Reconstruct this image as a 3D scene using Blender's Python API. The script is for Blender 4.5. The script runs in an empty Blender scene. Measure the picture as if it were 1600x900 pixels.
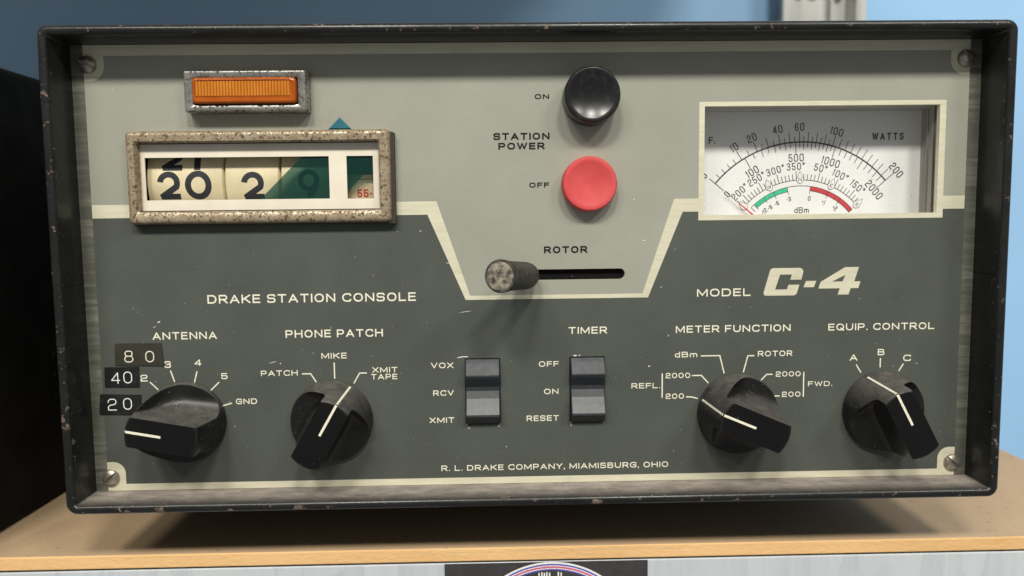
import bpy, math, random
from mathutils import Vector, Matrix
from mathutils.geometry import tessellate_polygon
random.seed(4)
S = 0.001                                   # all builder numbers are millimetres
scene = bpy.context.scene
col = scene.collection

# ------------------------------------------------------------------ camera, world, lamps, exposure
def make_camera():
    p, y, r = math.radians(5.053), math.radians(1.245), math.radians(-0.669)
    f = Vector((math.sin(y)*math.cos(p), math.cos(y)*math.cos(p), -math.sin(p)))
    rt = Vector((math.cos(y), -math.sin(y), 0)); up = rt.cross(f)
    rt2 = math.cos(r)*rt + math.sin(r)*up; up2 = -math.sin(r)*rt + math.cos(r)*up
    cd = bpy.data.cameras.new('camera'); cam = bpy.data.objects.new('camera', cd); col.objects.link(cam)
    m = Matrix((rt2, up2, -f)).transposed().to_4x4()
    m.translation = Vector((-11.76, -231.42, 14.49))*S
    cam.matrix_world = m
    cd.sensor_width = 34.6; cd.lens = 34.6*1200/1600
    cd.clip_start = 0.005; cd.clip_end = 50
    cd.dof.use_dof = True; cd.dof.focus_distance = 0.229; cd.dof.aperture_fstop = 11
    scene.camera = cam
make_camera()

world = bpy.data.worlds.new('World'); scene.world = world; world.use_nodes = True
world.node_tree.nodes['Background'].inputs[0].default_value = (0.95, 0.98, 0.97, 1)
world.node_tree.nodes['Background'].inputs[1].default_value = 0.25

def lamp(x, y, z, sx, sy, power, color=(1.0, 0.97, 0.88)):
    ld = bpy.data.lights.new('ceiling_tube', 'AREA'); ld.shape = 'RECTANGLE'
    ld.size, ld.size_y, ld.energy, ld.color = sx, sy, power, color
    o = bpy.data.objects.new('ceiling_tube', ld); col.objects.link(o)
    o.location = (x, y, z)
    o.rotation_euler = (Vector((0, 0, 0)) - Vector((x, y, z))).to_track_quat('-Z', 'Y').to_euler()
lamp(-1.05, -1.75, 1.68, 0.55, 0.26, 15.5)
lamp(-0.42, -1.78, 1.68, 0.34, 0.26, 29)
lamp(0.42, -1.78, 1.68, 0.34, 0.26, 29)
lamp(1.45, -1.75, 1.68, 0.60, 0.26, 20.5)

scene.view_settings.view_transform = 'Standard'; scene.view_settings.look = 'None'
scene.view_settings.exposure = 0.0; scene.view_settings.gamma = 1.0
scene.render.resolution_x, scene.render.resolution_y = 1024, 576

# ------------------------------------------------------------------ materials
class NT:
    def __init__(s, name):
        s.m = bpy.data.materials.new(name); s.m.use_nodes = True
        s.t = s.m.node_tree; s.b = s.t.nodes['Principled BSDF']
    def n(s, kind, **kw):
        x = s.t.nodes.new(kind)
        for k, v in kw.items():
            if k.startswith('i_'): x.inputs[k[2:].replace('_', ' ')].default_value = v
            else: setattr(x, k, v)
        return x
    def l(s, a, b): s.t.links.new(a, b)
    def pos(s, scale=(1, 1, 1)):
        g = s.n('ShaderNodeNewGeometry'); v = s.n('ShaderNodeVectorMath', operation='MULTIPLY')
        s.l(g.outputs['Position'], v.inputs[0]); v.inputs[1].default_value = scale
        return v.outputs[0]
    def noise(s, scale, detail=4, rough=0.55, stretch=(1, 1, 1)):
        x = s.n('ShaderNodeTexNoise'); x.inputs['Scale'].default_value = scale
        x.inputs['Detail'].default_value = detail; x.inputs['Roughness'].default_value = rough
        s.l(s.pos(stretch), x.inputs['Vector']); return x.outputs['Fac']
    def ramp(s, fac, a, b, ca=(0, 0, 0, 1), cb=(1, 1, 1, 1)):
        x = s.n('ShaderNodeValToRGB'); e = x.color_ramp.elements
        e[0].position, e[1].position, e[0].color, e[1].color = a, b, ca, cb
        s.l(fac, x.inputs['Fac']); return x.outputs['Color']
    def mix(s, fac, a, b):
        x = s.n('ShaderNodeMix', data_type='RGBA')
        for v, k in ((fac, 0), (a, 6), (b, 7)):
            if isinstance(v, bpy.types.NodeSocket): s.l(v, x.inputs[k])
            elif k == 0: x.inputs[0].default_value = v
            else: x.inputs[k].default_value = (*v[:3], 1)
        return x.outputs[2]
    def math(s, op, a, b=0.0):
        x = s.n('ShaderNodeMath', operation=op); x.use_clamp = op in ('MULTIPLY', 'ADD', 'SUBTRACT')
        for v, k in ((a, 0), (b, 1)):
            if isinstance(v, bpy.types.NodeSocket): s.l(v, x.inputs[k])
            else: x.inputs[k].default_value = v
        return x.outputs[0]
    def base(s, c, rough=None, metal=None, spec=None):
        for v, k in ((c, 'Base Color'), (rough, 'Roughness'), (metal, 'Metallic'), (spec, 'Specular IOR Level')):
            if v is None: continue
            if isinstance(v, bpy.types.NodeSocket): s.l(v, s.b.inputs[k])
            elif k == 'Base Color': s.b.inputs[k].default_value = (*v[:3], 1)
            else: s.b.inputs[k].default_value = v
        return s
    def bump(s, h, strength, dist=0.0003):
        x = s.n('ShaderNodeBump'); x.inputs['Strength'].default_value = strength; x.inputs['Distance'].default_value = dist
        s.l(h, x.inputs['Height']); s.l(x.outputs[0], s.b.inputs['Normal']); return s
    def normal_axis(s, axis):
        g = s.n('ShaderNodeNewGeometry'); x = s.n('ShaderNodeSeparateXYZ'); s.l(g.outputs['Normal'], x.inputs[0])
        return x.outputs[axis]
    def edge(s, radius):
        bv = s.n('ShaderNodeBevel', samples=6); bv.inputs['Radius'].default_value = radius
        g = s.n('ShaderNodeNewGeometry'); d = s.n('ShaderNodeVectorMath', operation='DOT_PRODUCT')
        s.l(bv.outputs[0], d.inputs[0]); s.l(g.outputs['True Normal'], d.inputs[1])
        return s.math('SUBTRACT', 1.0, d.outputs['Value'])

M = {}
def paint(name, c, var, rough=0.5, dust=0.25):
    k = NT(name)
    big = k.ramp(k.noise(38, 5), 0.3, 0.75); fine = k.ramp(k.noise(2600, 2), 0.3, 0.7)
    c1 = k.mix(big, c, [x*(1+var) for x in c]); c2 = k.mix(k.math('MULTIPLY', fine, 0.35), c1, [x*0.72 for x in c])
    speck = k.ramp(k.noise(900, 2, 0.4), 0.735, 0.76)
    c3 = k.mix(k.math('MULTIPLY', speck, dust), c2, (0.55, 0.53, 0.45))
    k.base(c3, k.ramp(k.noise(120, 3), 0.2, 0.8, (rough-.08,)*3+(1,), (rough+.12,)*3+(1,)), spec=0.35).bump(k.noise(3200, 2), 0.12, 0.0001)
    M[name] = k.m
paint('grey_paint', (0.305, 0.306, 0.255), 0.19)
paint('dark_paint', (0.067, 0.074, 0.064), 0.30)

k = NT('bare_border')
st = k.ramp(k.noise(300, 4, 0.6, (0.25, 1, 2.2)), 0.3, 0.75); gr = k.ramp(k.noise(70, 5), 0.62, 0.8)
k.base(k.mix(k.math('MULTIPLY', gr, 0.35), k.mix(st, (0.60, 0.57, 0.43), (0.74, 0.70, 0.54)), (0.36, 0.31, 0.22)), 0.42, 0.15).bump(st, 0.08); M['bare_border'] = k.m
k = NT('shaded_scuffed_border')  # side strips: dirt and scratches, with the rim's shade mixed into the colour
st = k.ramp(k.noise(420, 5, 0.65, (0.12, 1, 1.6)), 0.42, 0.75); wd = k.ramp(k.noise(60, 3), 0.35, 0.65)
k.base(k.mix(k.math('MULTIPLY', st, wd), (0.10, 0.10, 0.08), (0.30, 0.295, 0.24)), 0.5, 0.2).bump(st, 0.15); M['shaded_scuffed_border'] = k.m

def ink(name, c, rough=0.55):
    k = NT(name); w = k.ramp(k.noise(1500, 3), 0.25, 0.5)
    k.base(k.mix(w, [x*0.72 for x in c], c), rough, spec=0.3); M[name] = k.m
ink('cream_ink', (0.80, 0.77, 0.62)); ink('black_ink', (0.007, 0.007, 0.007), 0.8); ink('dial_ink', (0.045, 0.04, 0.045), 0.7)
ink('white_ink', (0.82, 0.82, 0.78)); ink('green_ink', (0.05, 0.50, 0.29)); ink('red_ink', (0.55, 0.055, 0.06)); ink('drum_ink', (0.028, 0.03, 0.034), 0.6)
ink('rust_red_ink', (0.38, 0.04, 0.02)); ink('blue_ink', (0.10, 0.085, 0.42)); ink('pink_ink', (0.58, 0.13, 0.22)); ink('pale_ink', (0.4, 0.4, 0.4))

k = NT('case_paint')
gp = k.n('ShaderNodeNewGeometry'); sp_ = k.n('ShaderNodeSeparateXYZ'); k.l(gp.outputs['Position'], sp_.inputs[0])
lip = k.n('ShaderNodeMapRange'); lip.inputs[1].default_value = -0.0085; lip.inputs[2].default_value = -0.0112; k.l(sp_.outputs[1], lip.inputs[0])
ed = lip.outputs[0]; chip = k.ramp(k.noise(520, 5, 0.6), 0.635, 0.665); spots = k.ramp(k.noise(150, 5, 0.65), 0.635, 0.655)
wear = k.math('MULTIPLY', ed, k.math('ADD', chip, spots))
rust = k.mix(k.ramp(k.noise(500, 4), 0.35, 0.65), (0.060, 0.036, 0.027), (0.20, 0.145, 0.115))
up = k.ramp(k.normal_axis(2), 0.55, 0.95); du = k.ramp(k.noise(260, 7, 0.72, (0.5, 1, 1)), 0.05, 0.68)
g = k.n('ShaderNodeNewGeometry'); sx = k.n('ShaderNodeSeparateXYZ'); k.l(g.outputs['Position'], sx.inputs[0])
deep = k.n('ShaderNodeMapRange'); deep.inputs[1].default_value = -0.0125; deep.inputs[2].default_value = -0.0055; k.l(sx.outputs[1], deep.inputs[0])
dust = k.math('MULTIPLY', k.math('MULTIPLY', up, du), k.math('ADD', k.math('MULTIPLY', deep.outputs[0], 0.85), 0.07))
film = k.ramp(k.noise(140, 5), 0.35, 0.8)
c0 = k.mix(film, (0.006, 0.0066, 0.0064), (0.0145, 0.015, 0.0135))
c1 = k.mix(dust, c0, (0.40, 0.35, 0.31)); c2 = k.mix(wear, c1, rust)
k.base(c2, k.mix(k.math('ADD', dust, wear), (0.36,)*3, (0.85,)*3), spec=0.32).bump(k.noise(1100, 3), 0.45, 0.0002); k.b.inputs['Coat Weight'].default_value = 0.22; k.b.inputs['Coat Roughness'].default_value = 0.14; M['case_paint'] = k.m

k = NT('black_plastic')
du = k.ramp(k.noise(230, 6, 0.7), 0.25, 0.85); fine = k.ramp(k.noise(2600, 3), -0.3, 0.75); up = k.ramp(k.normal_axis(2), 0.15, 0.95)
am = k.math('MULTIPLY', k.math('MULTIPLY', k.math('ADD', du, 0.25), fine), k.math('ADD', k.math('MULTIPLY', up, 0.62), 0.045))  # up-facing faces paler: dust, strengthened to paint in the light on the scoops
c = k.mix(am, (0.006, 0.0062, 0.0065), (0.27, 0.255, 0.23))
sp = k.ramp(k.noise(1500, 1), 0.75, 0.77); c = k.mix(k.math('MULTIPLY', sp, 0.45), c, (0.4, 0.38, 0.34))
bv = k.n('ShaderNodeBevel', samples=4); bv.inputs['Radius'].default_value = 0.00045; k.l(bv.outputs[0], k.b.inputs['Normal'])
k.base(c, k.ramp(am, 0.0, 0.3, (0.22,)*3+(1,), (0.5,)*3+(1,)), spec=0.3); M['black_plastic'] = k.m
k = NT('polished_black'); k.base(k.mix(k.ramp(k.noise(1500, 1), 0.74, 0.76), (0.005, 0.005, 0.0052), (0.12, 0.12, 0.11)), 0.16, spec=0.28); M['polished_black'] = k.m
k = NT('glossy_black'); k.base(k.mix(k.ramp(k.noise(500, 5), 0.5, 0.9), (0.007, 0.007, 0.008), (0.03, 0.03, 0.03)), 0.27, spec=0.5); M['glossy_black'] = k.m
k = NT('worn_tip')
k.base(k.mix(k.ramp(k.noise(520, 5, 0.6), 0.40, 0.68), (0.04, 0.038, 0.035), (0.40, 0.34, 0.255)), 0.6).bump(k.noise(700, 4), 0.3); M['worn_tip'] = k.m
k = NT('dusty_rubber')
k.base(k.mix(k.ramp(k.noise(330, 6, 0.65), 0.38, 0.75), (0.013, 0.013, 0.0125), (0.115, 0.105, 0.085)), 0.7).bump(k.noise(1300, 3), 0.3, 0.0002); M['dusty_rubber'] = k.m
k = NT('red_plastic')
k.base(k.mix(k.ramp(k.noise(160, 5), 0.35, 0.75), (0.56, 0.062, 0.066), (0.64, 0.095, 0.092)), 0.5, spec=0.3); k.b.inputs['Subsurface Weight'].default_value = 0.0
M['red_plastic'] = k.m
k = NT('rocker_plastic')
w = k.n('ShaderNodeTexWave', wave_type='BANDS', bands_direction='X', wave_profile='SIN'); w.inputs['Scale'].default_value = 560; k.l(k.pos(), w.inputs['Vector'])
up = k.ramp(k.normal_axis(2), 0.0, 0.8)
du = k.math('MULTIPLY', k.ramp(k.noise(500, 5), 0.2, 0.8), k.math('ADD', k.math('MULTIPLY', up, 0.42), 0.1))
k.base(k.mix(du, (0.024, 0.027, 0.032), (0.125, 0.135, 0.15)), 0.42).bump(w.outputs['Fac'], 0.12, 0.00015); M['rocker_plastic'] = k.m

k = NT('pitted_chrome')
pit = k.ramp(k.noise(1000, 5, 0.6), 0.515, 0.575); big = k.ramp(k.noise(120, 4), 0.35, 0.7)
k.base(k.mix(pit, k.mix(big, (0.34, 0.33, 0.31), (0.52, 0.51, 0.48)), (0.07, 0.055, 0.04)), k.mix(pit, (0.28,)*3, (0.8,)*3), k.mix(pit, (0.9,)*3, (0.0,)*3)).bump(pit, -0.3, 0.0002); M['pitted_chrome'] = k.m
k = NT('rusty_metal')
pit = k.ramp(k.noise(1500, 4, 0.6), 0.46, 0.55); mid = k.ramp(k.noise(330, 6, 0.7), 0.36, 0.62); spot = k.ramp(k.noise(1150, 3, 0.5), 0.57, 0.62)
c = k.mix(k.math('MULTIPLY', mid, 0.7), (0.44, 0.39, 0.275), (0.26, 0.175, 0.105)); c = k.mix(k.math('MULTIPLY', pit, 0.65), c, (0.17, 0.105, 0.06)); c = k.mix(k.math('MULTIPLY', spot, 0.85), c, (0.075, 0.045, 0.025))
k.base(c, k.mix(pit, (0.36,)*3, (0.85,)*3), k.mix(pit, (0.35,)*3, (0.0,)*3)).bump(k.math('ADD', pit, spot), -0.4, 0.0002); M['rusty_metal'] = k.m
k = NT('screw_metal')
k.base(k.mix(k.ramp(k.noise(650, 4), 0.35, 0.7), (0.50, 0.46, 0.39), (0.22, 0.18, 0.14)), 0.36, 0.8); M['screw_metal'] = k.m
k = NT('matte_black'); k.base(k.mix(k.ramp(k.noise(90, 5), 0.4, 0.8), (0.004, 0.0042, 0.004), (0.010, 0.010, 0.009)), 0.7, spec=0.12).bump(k.noise(1100, 3), 0.3, 0.0002); M['matte_black'] = k.m
k = NT('bare_steel'); k.base((0.6, 0.58, 0.53), 0.35, 0.9); M['bare_steel'] = k.m

k = NT('amber_lens'); k.base(k.mix(k.ramp(k.noise(300, 4), 0.3, 0.8), (0.34, 0.07, 0.006), (0.45, 0.105, 0.009)), 0.14, spec=0.5); M['amber_lens'] = k.m
k = NT('amber_rib'); k.base(k.mix(k.ramp(k.noise(60, 3), 0.35, 0.7), (0.50, 0.175, 0.012), (0.70, 0.30, 0.04)), 0.25, spec=0.5); M['amber_rib'] = k.m
k = NT('mask_card'); k.base(k.mix(k.ramp(k.noise(150, 5), 0.3, 0.75), (0.78, 0.71, 0.60), (0.70, 0.63, 0.52)), 0.6, spec=0.25); M['mask_card'] = k.m
k = NT('aged_drum'); k.base(k.mix(k.ramp(k.noise(130, 6), 0.3, 0.75), (0.74, 0.64, 0.42), (0.58, 0.49, 0.31)), 0.55); M['aged_drum'] = k.m
k = NT('tan_drum'); k.base(k.mix(k.ramp(k.noise(200, 5), 0.3, 0.75), (0.52, 0.42, 0.27), (0.40, 0.31, 0.19)), 0.6); M['tan_drum'] = k.m
k = NT('dial_white'); sp = k.ramp(k.noise(750, 2, 0.4), 0.72, 0.75)
k.base(k.mix(k.math('MULTIPLY', sp, 0.4), k.mix(k.ramp(k.noise(60, 4), 0.3, 0.75), (0.80, 0.80, 0.79), (0.74, 0.735, 0.72)), (0.4, 0.38, 0.35)), 0.5, spec=0.3); M['dial_white'] = k.m
k = NT('meter_wall'); st = k.ramp(k.noise(500, 3, 0.5, (0.05, 2.0, 0.05)), 0.35, 0.65)
k.base(k.mix(st, (0.17, 0.155, 0.13), (0.42, 0.39, 0.345)), 0.4); M['meter_wall'] = k.m
k = NT('dark_void'); k.base((0.006, 0.006, 0.006), 0.9, spec=0.1); M['dark_void'] = k.m
k = NT('dark_gasket'); k.base((0.03, 0.022, 0.015), 0.7); M['dark_gasket'] = k.m
k = NT('black_tape'); k.base(k.mix(k.ramp(k.noise(500, 3), 0.55, 0.8), (0.009, 0.009, 0.009), (0.03, 0.03, 0.03)), 0.35); M['black_tape'] = k.m
k = NT('olive_tape'); k.base(k.mix(k.ramp(k.noise(300, 3), 0.3, 0.8), (0.026, 0.025, 0.016), (0.042, 0.040, 0.027)), 0.4); M['olive_tape'] = k.m

def see_through(name, color, amount, rough=0.1):
    k = NT(name); k.base(color, rough)
    tr = k.n('ShaderNodeBsdfTransparent'); tr.inputs[0].default_value = (*[0.40+0.22*min(1, c*9) for c in color], 1)
    mx = k.n('ShaderNodeMixShader'); mx.inputs[0].default_value = amount
    k.l(tr.outputs[0], mx.inputs[1]); k.l(k.b.outputs[0], mx.inputs[2]); k.l(mx.outputs[0], k.t.nodes['Material Output'].inputs[0]); M[name] = k.m
see_through('teal_film', (0.025, 0.10, 0.088), 0.24, 0.3)
k = NT('clear_pane')
gl = k.n('ShaderNodeBsdfGlossy'); gl.inputs['Roughness'].default_value = 0.03; tr = k.n('ShaderNodeBsdfTransparent')
lw = k.n('ShaderNodeLayerWeight'); lw.inputs[0].default_value = 0.5; mx = k.n('ShaderNodeMixShader'); fr5 = k.math('POWER', lw.outputs['Facing'], 4.0); fr4 = k.math('ADD', k.math('MULTIPLY', fr5, 0.6), 0.02)
k.l(fr4, mx.inputs[0]); k.l(tr.outputs[0], mx.inputs[1]); k.l(gl.outputs[0], mx.inputs[2]); k.l(mx.outputs[0], k.t.nodes['Material Output'].inputs[0]); M['clear_pane'] = k.m

k = NT('fibre_board')
f1 = k.ramp(k.noise(900, 5, 0.7, (0.5, 1, 1)), 0.3, 0.75); f2 = k.ramp(k.noise(45, 5), 0.3, 0.75); sp = k.ramp(k.noise(600, 3, 0.5), 0.66, 0.70)
c = k.mix(f2, (0.47, 0.305, 0.16), (0.55, 0.38, 0.22)); c = k.mix(k.math('MULTIPLY', f1, 0.4), c, (0.36, 0.235, 0.12)); c = k.mix(k.math('MULTIPLY', sp, 0.55), c, (0.10, 0.06, 0.03))
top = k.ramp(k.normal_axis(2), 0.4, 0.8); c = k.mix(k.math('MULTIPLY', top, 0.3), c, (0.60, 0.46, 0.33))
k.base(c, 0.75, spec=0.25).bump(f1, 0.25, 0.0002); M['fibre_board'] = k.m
k = NT('board_edge')
f1 = k.ramp(k.noise(900, 5, 0.7, (0.35, 1, 1)), 0.3, 0.7); f2 = k.ramp(k.noise(60, 4, 0.5, (0.4, 1, 2)), 0.3, 0.75)
c = k.mix(f2, (0.66, 0.38, 0.15), (0.80, 0.49, 0.22)); c = k.mix(k.math('MULTIPLY', f1, 0.5), c, (0.78, 0.54, 0.29))
k.base(c, 0.8, spec=0.2).bump(f1, 0.4, 0.0003); M['board_edge'] = k.m
k = NT('galvanised')
v = k.n('ShaderNodeTexVoronoi'); v.inputs['Scale'].default_value = 130; k.l(k.pos((1, 1, 0.35)), v.inputs['Vector'])
st = k.ramp(k.noise(260, 5, 0.65, (1.6, 1, 0.10)), 0.25, 0.8); cellc = k.mix(0.35, v.outputs['Color'], (0.5,)*3)
bw = k.n('ShaderNodeRGBToBW'); k.l(cellc, bw.inputs[0])
k.base(k.mix(k.math('MULTIPLY', st, 0.6), k.mix(bw.outputs[0], (0.40, 0.44, 0.49), (0.60, 0.63, 0.66)), (0.66, 0.68, 0.70)), 0.45, 0.12).bump(st, 0.1); M['galvanised'] = k.m
k = NT('dull_zinc')
st = k.ramp(k.noise(40, 5, 0.65, (2.5, 1, 0.3)), 0.25, 0.8)
k.base(k.mix(st, (0.42, 0.42, 0.40), (0.66, 0.66, 0.63)), 0.4, 0.35); M['dull_zinc'] = k.m
k = NT('wall_paint')
n1 = k.ramp(k.noise(5, 5), 0.3, 0.75); crack = k.ramp(k.noise(14, 6, 0.7, (1.6, 1, 0.5)), 0.66, 0.72)
c = k.mix(n1, (0.305, 0.53, 0.81), (0.34, 0.57, 0.85)); c = k.mix(k.math('MULTIPLY', crack, 0.16), c, (0.30, 0.36, 0.42))
k.base(c, 0.6, spec=0.3).bump(k.noise(160, 5), 0.15, 0.001); M['wall_paint'] = k.m
k = NT('card_black'); k.base(k.mix(k.ramp(k.noise(400, 3), 0.3, 0.8), (0.035, 0.032, 0.035), (0.05, 0.046, 0.048)), 0.5); M['card_black'] = k.m

# ------------------------------------------------------------------ mesh helpers (mm in, metres out)
def rrect(x0, x1, z0, z1, r, n=6):
    r = max(min(r, (x1-x0)/2-1e-4, (z1-z0)/2-1e-4), 1e-4); P = []
    for cx, cz, a in ((x1-r, z1-r, 0), (x0+r, z1-r, 90), (x0+r, z0+r, 180), (x1-r, z0+r, 270)):
        for i in range(n+1):
            t = math.radians(a+90*i/n); P.append((cx+r*math.cos(t), cz+r*math.sin(t)))
    return P
def circle(cx, cz, r, n=48): return [(cx+r*math.cos(2*math.pi*i/n), cz+r*math.sin(2*math.pi*i/n)) for i in range(n)]

class MB:
    def __init__(s): s.v, s.f, s.mi = [], [], []
    def add(s, verts, faces, mat=0):
        o = len(s.v); s.v += [tuple(p) for p in verts]; s.f += [tuple(i+o for i in f) for f in faces]; s.mi += [mat]*len(faces); return s
    def box(s, x0, x1, y0, y1, z0, z1, mat=0):
        v = [(x, y, z) for x in (x0, x1) for y in (y0, y1) for z in (z0, z1)]
        return s.add(v, [(0, 1, 3, 2), (4, 6, 7, 5), (0, 4, 5, 1), (2, 3, 7, 6), (0, 2, 6, 4), (1, 5, 7, 3)], mat)
    def sheet(s, outer, y, holes=(), mat=0):
        loops = [list(outer)]+[list(h) for h in holes]
        tri = tessellate_polygon([[Vector((x, z, 0)) for x, z in L] for L in loops]); flat = [p for L in loops for p in L]
        F = []
        for a, b, c in tri:
            A, B, C_ = flat[a], flat[b], flat[c]
            cr = (B[0]-A[0])*(C_[1]-A[1])-(B[1]-A[1])*(C_[0]-A[0])
            F.append((a, b, c) if cr > 0 else (a, c, b))              # faces -Y (towards the viewer)
        return s.add([(x, y, z) for x, z in flat], F, mat)
    def wall(s, loop, y0, y1, mat=0, inward=True):
        n = len(loop); v = [(x, y0, z) for x, z in loop]+[(x, y1, z) for x, z in loop]
        return s.add(v, [((i, (i+1) % n, n+(i+1) % n, n+i) if inward else (i, n+i, n+(i+1) % n, (i+1) % n)) for i in range(n)], mat)
    def slab(s, outer, y0, y1, holes=(), mat=0, mat_side=None):
        ms = mat if mat_side is None else mat_side
        s.sheet(outer, y0, holes, mat); s.sheet(outer, y1, holes, mat); s.wall(outer, y0, y1, ms)
        for h in holes: s.wall(h, y0, y1, ms)
        return s
    def loft(s, loops, mat=0, cap0=False, cap1=False, closed=True):
        n = len(loops[0]); v = [p for L in loops for p in L]; F = []
        for a in range(len(loops)-1):
            for i in range(n if closed else n-1):
                j = (i+1) % n; F.append((a*n+i, a*n+j, (a+1)*n+j, (a+1)*n+i))
        if cap0: F.append(tuple(range(n-1, -1, -1)))
        if cap1: F.append(tuple((len(loops)-1)*n+i for i in range(n)))
        return s.add(v, F, mat)
    def revolve(s, prof, n=48, mat=0, origin=(0, 0, 0), axis=(0, -1, 0)):
        ax = Vector(axis).normalized(); u = ax.orthogonal().normalized(); w = ax.cross(u); o = Vector(origin); loops = []
        for r, h in prof: loops.append([tuple(o+ax*h+(u*math.cos(2*math.pi*i/n)+w*math.sin(2*math.pi*i/n))*max(r, 1e-4)) for i in range(n)])
        return s.loft(loops, mat, True, True)
    def build(s, name, mats, parent=None, loc=(0, 0, 0), smooth=None, bevel=None, weld=False):
        me = bpy.data.meshes.new(name)
        me.from_pydata([tuple(c*S for c in p) for p in s.v], [], s.f)
        for m in (mats if isinstance(mats, (list, tuple)) else [mats]): me.materials.append(M[m])
        me.polygons.foreach_set('material_index', s.mi); me.update()
        return link(name, me, parent, loc, smooth, bevel, weld)
def link(name, me, parent=None, loc=(0, 0, 0), smooth=None, bevel=None, weld=False):
    import bmesh
    b = bmesh.new(); b.from_mesh(me)
    if weld: bmesh.ops.remove_doubles(b, verts=b.verts, dist=1e-7)
    if smooth is not None or bevel or weld: bmesh.ops.recalc_face_normals(b, faces=b.faces)
    if smooth is not None:
        for f in b.faces: f.smooth = True
        for e in b.edges:
            if len(e.link_faces) == 2 and e.calc_face_angle(0) > math.radians(smooth): e.smooth = False
    b.to_mesh(me); b.free()
    o = bpy.data.objects.new(name, me); col.objects.link(o); o.parent = parent; o.location = Vector(loc)*S
    if bevel:
        md = o.modifiers.new('bevel', 'BEVEL'); md.width = bevel*S; md.segments = 3; md.limit_method = 'ANGLE'; md.angle_limit = math.radians(40); md.harden_normals = False
    return o
def empty(name, loc, label, cat, group=None):
    o = bpy.data.objects.new(name, None); col.objects.link(o); o.location = Vector(loc)*S; o.empty_display_size = 0.02
    return tag(o, label, cat, group)
def tag(o, label=None, cat=None, group=None, kind=None):
    for a, b in (('label', label), ('category', cat), ('group', group), ('kind', kind)):
        if b: o[a] = b
    return o
def boolean_cut(mesh_mb, cutters):
    def tmp(mb):
        me = bpy.data.meshes.new('tmp'); me.from_pydata([tuple(c*S for c in p) for p in mb.v], [], mb.f)
        o = bpy.data.objects.new('tmp', me); col.objects.link(o)
        import bmesh
        b = bmesh.new(); b.from_mesh(me); bmesh.ops.remove_doubles(b, verts=b.verts, dist=1e-8); bmesh.ops.recalc_face_normals(b, faces=b.faces); b.to_mesh(me); b.free()
        return o
    A = tmp(mesh_mb); B = [tmp(c) for c in cutters]
    for c in B:
        md = A.modifiers.new('cut', 'BOOLEAN'); md.operation = 'DIFFERENCE'; md.solver = 'EXACT'; md.object = c
    dg = bpy.context.evaluated_depsgraph_get(); dg.update()
    me = bpy.data.meshes.new_from_object(A.evaluated_get(dg))
    for o in [A]+B: bpy.data.objects.remove(o)
    me.materials.clear(); return me

# ------------------------------------------------------------------ stroke lettering
def arc(cx, cy, rx, ry, a0, a1, n=14):
    return [(cx+rx*math.cos(math.radians(a0+(a1-a0)*i/n)), cy+ry*math.sin(math.radians(a0+(a1-a0)*i/n))) for i in range(n+1)]
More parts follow.
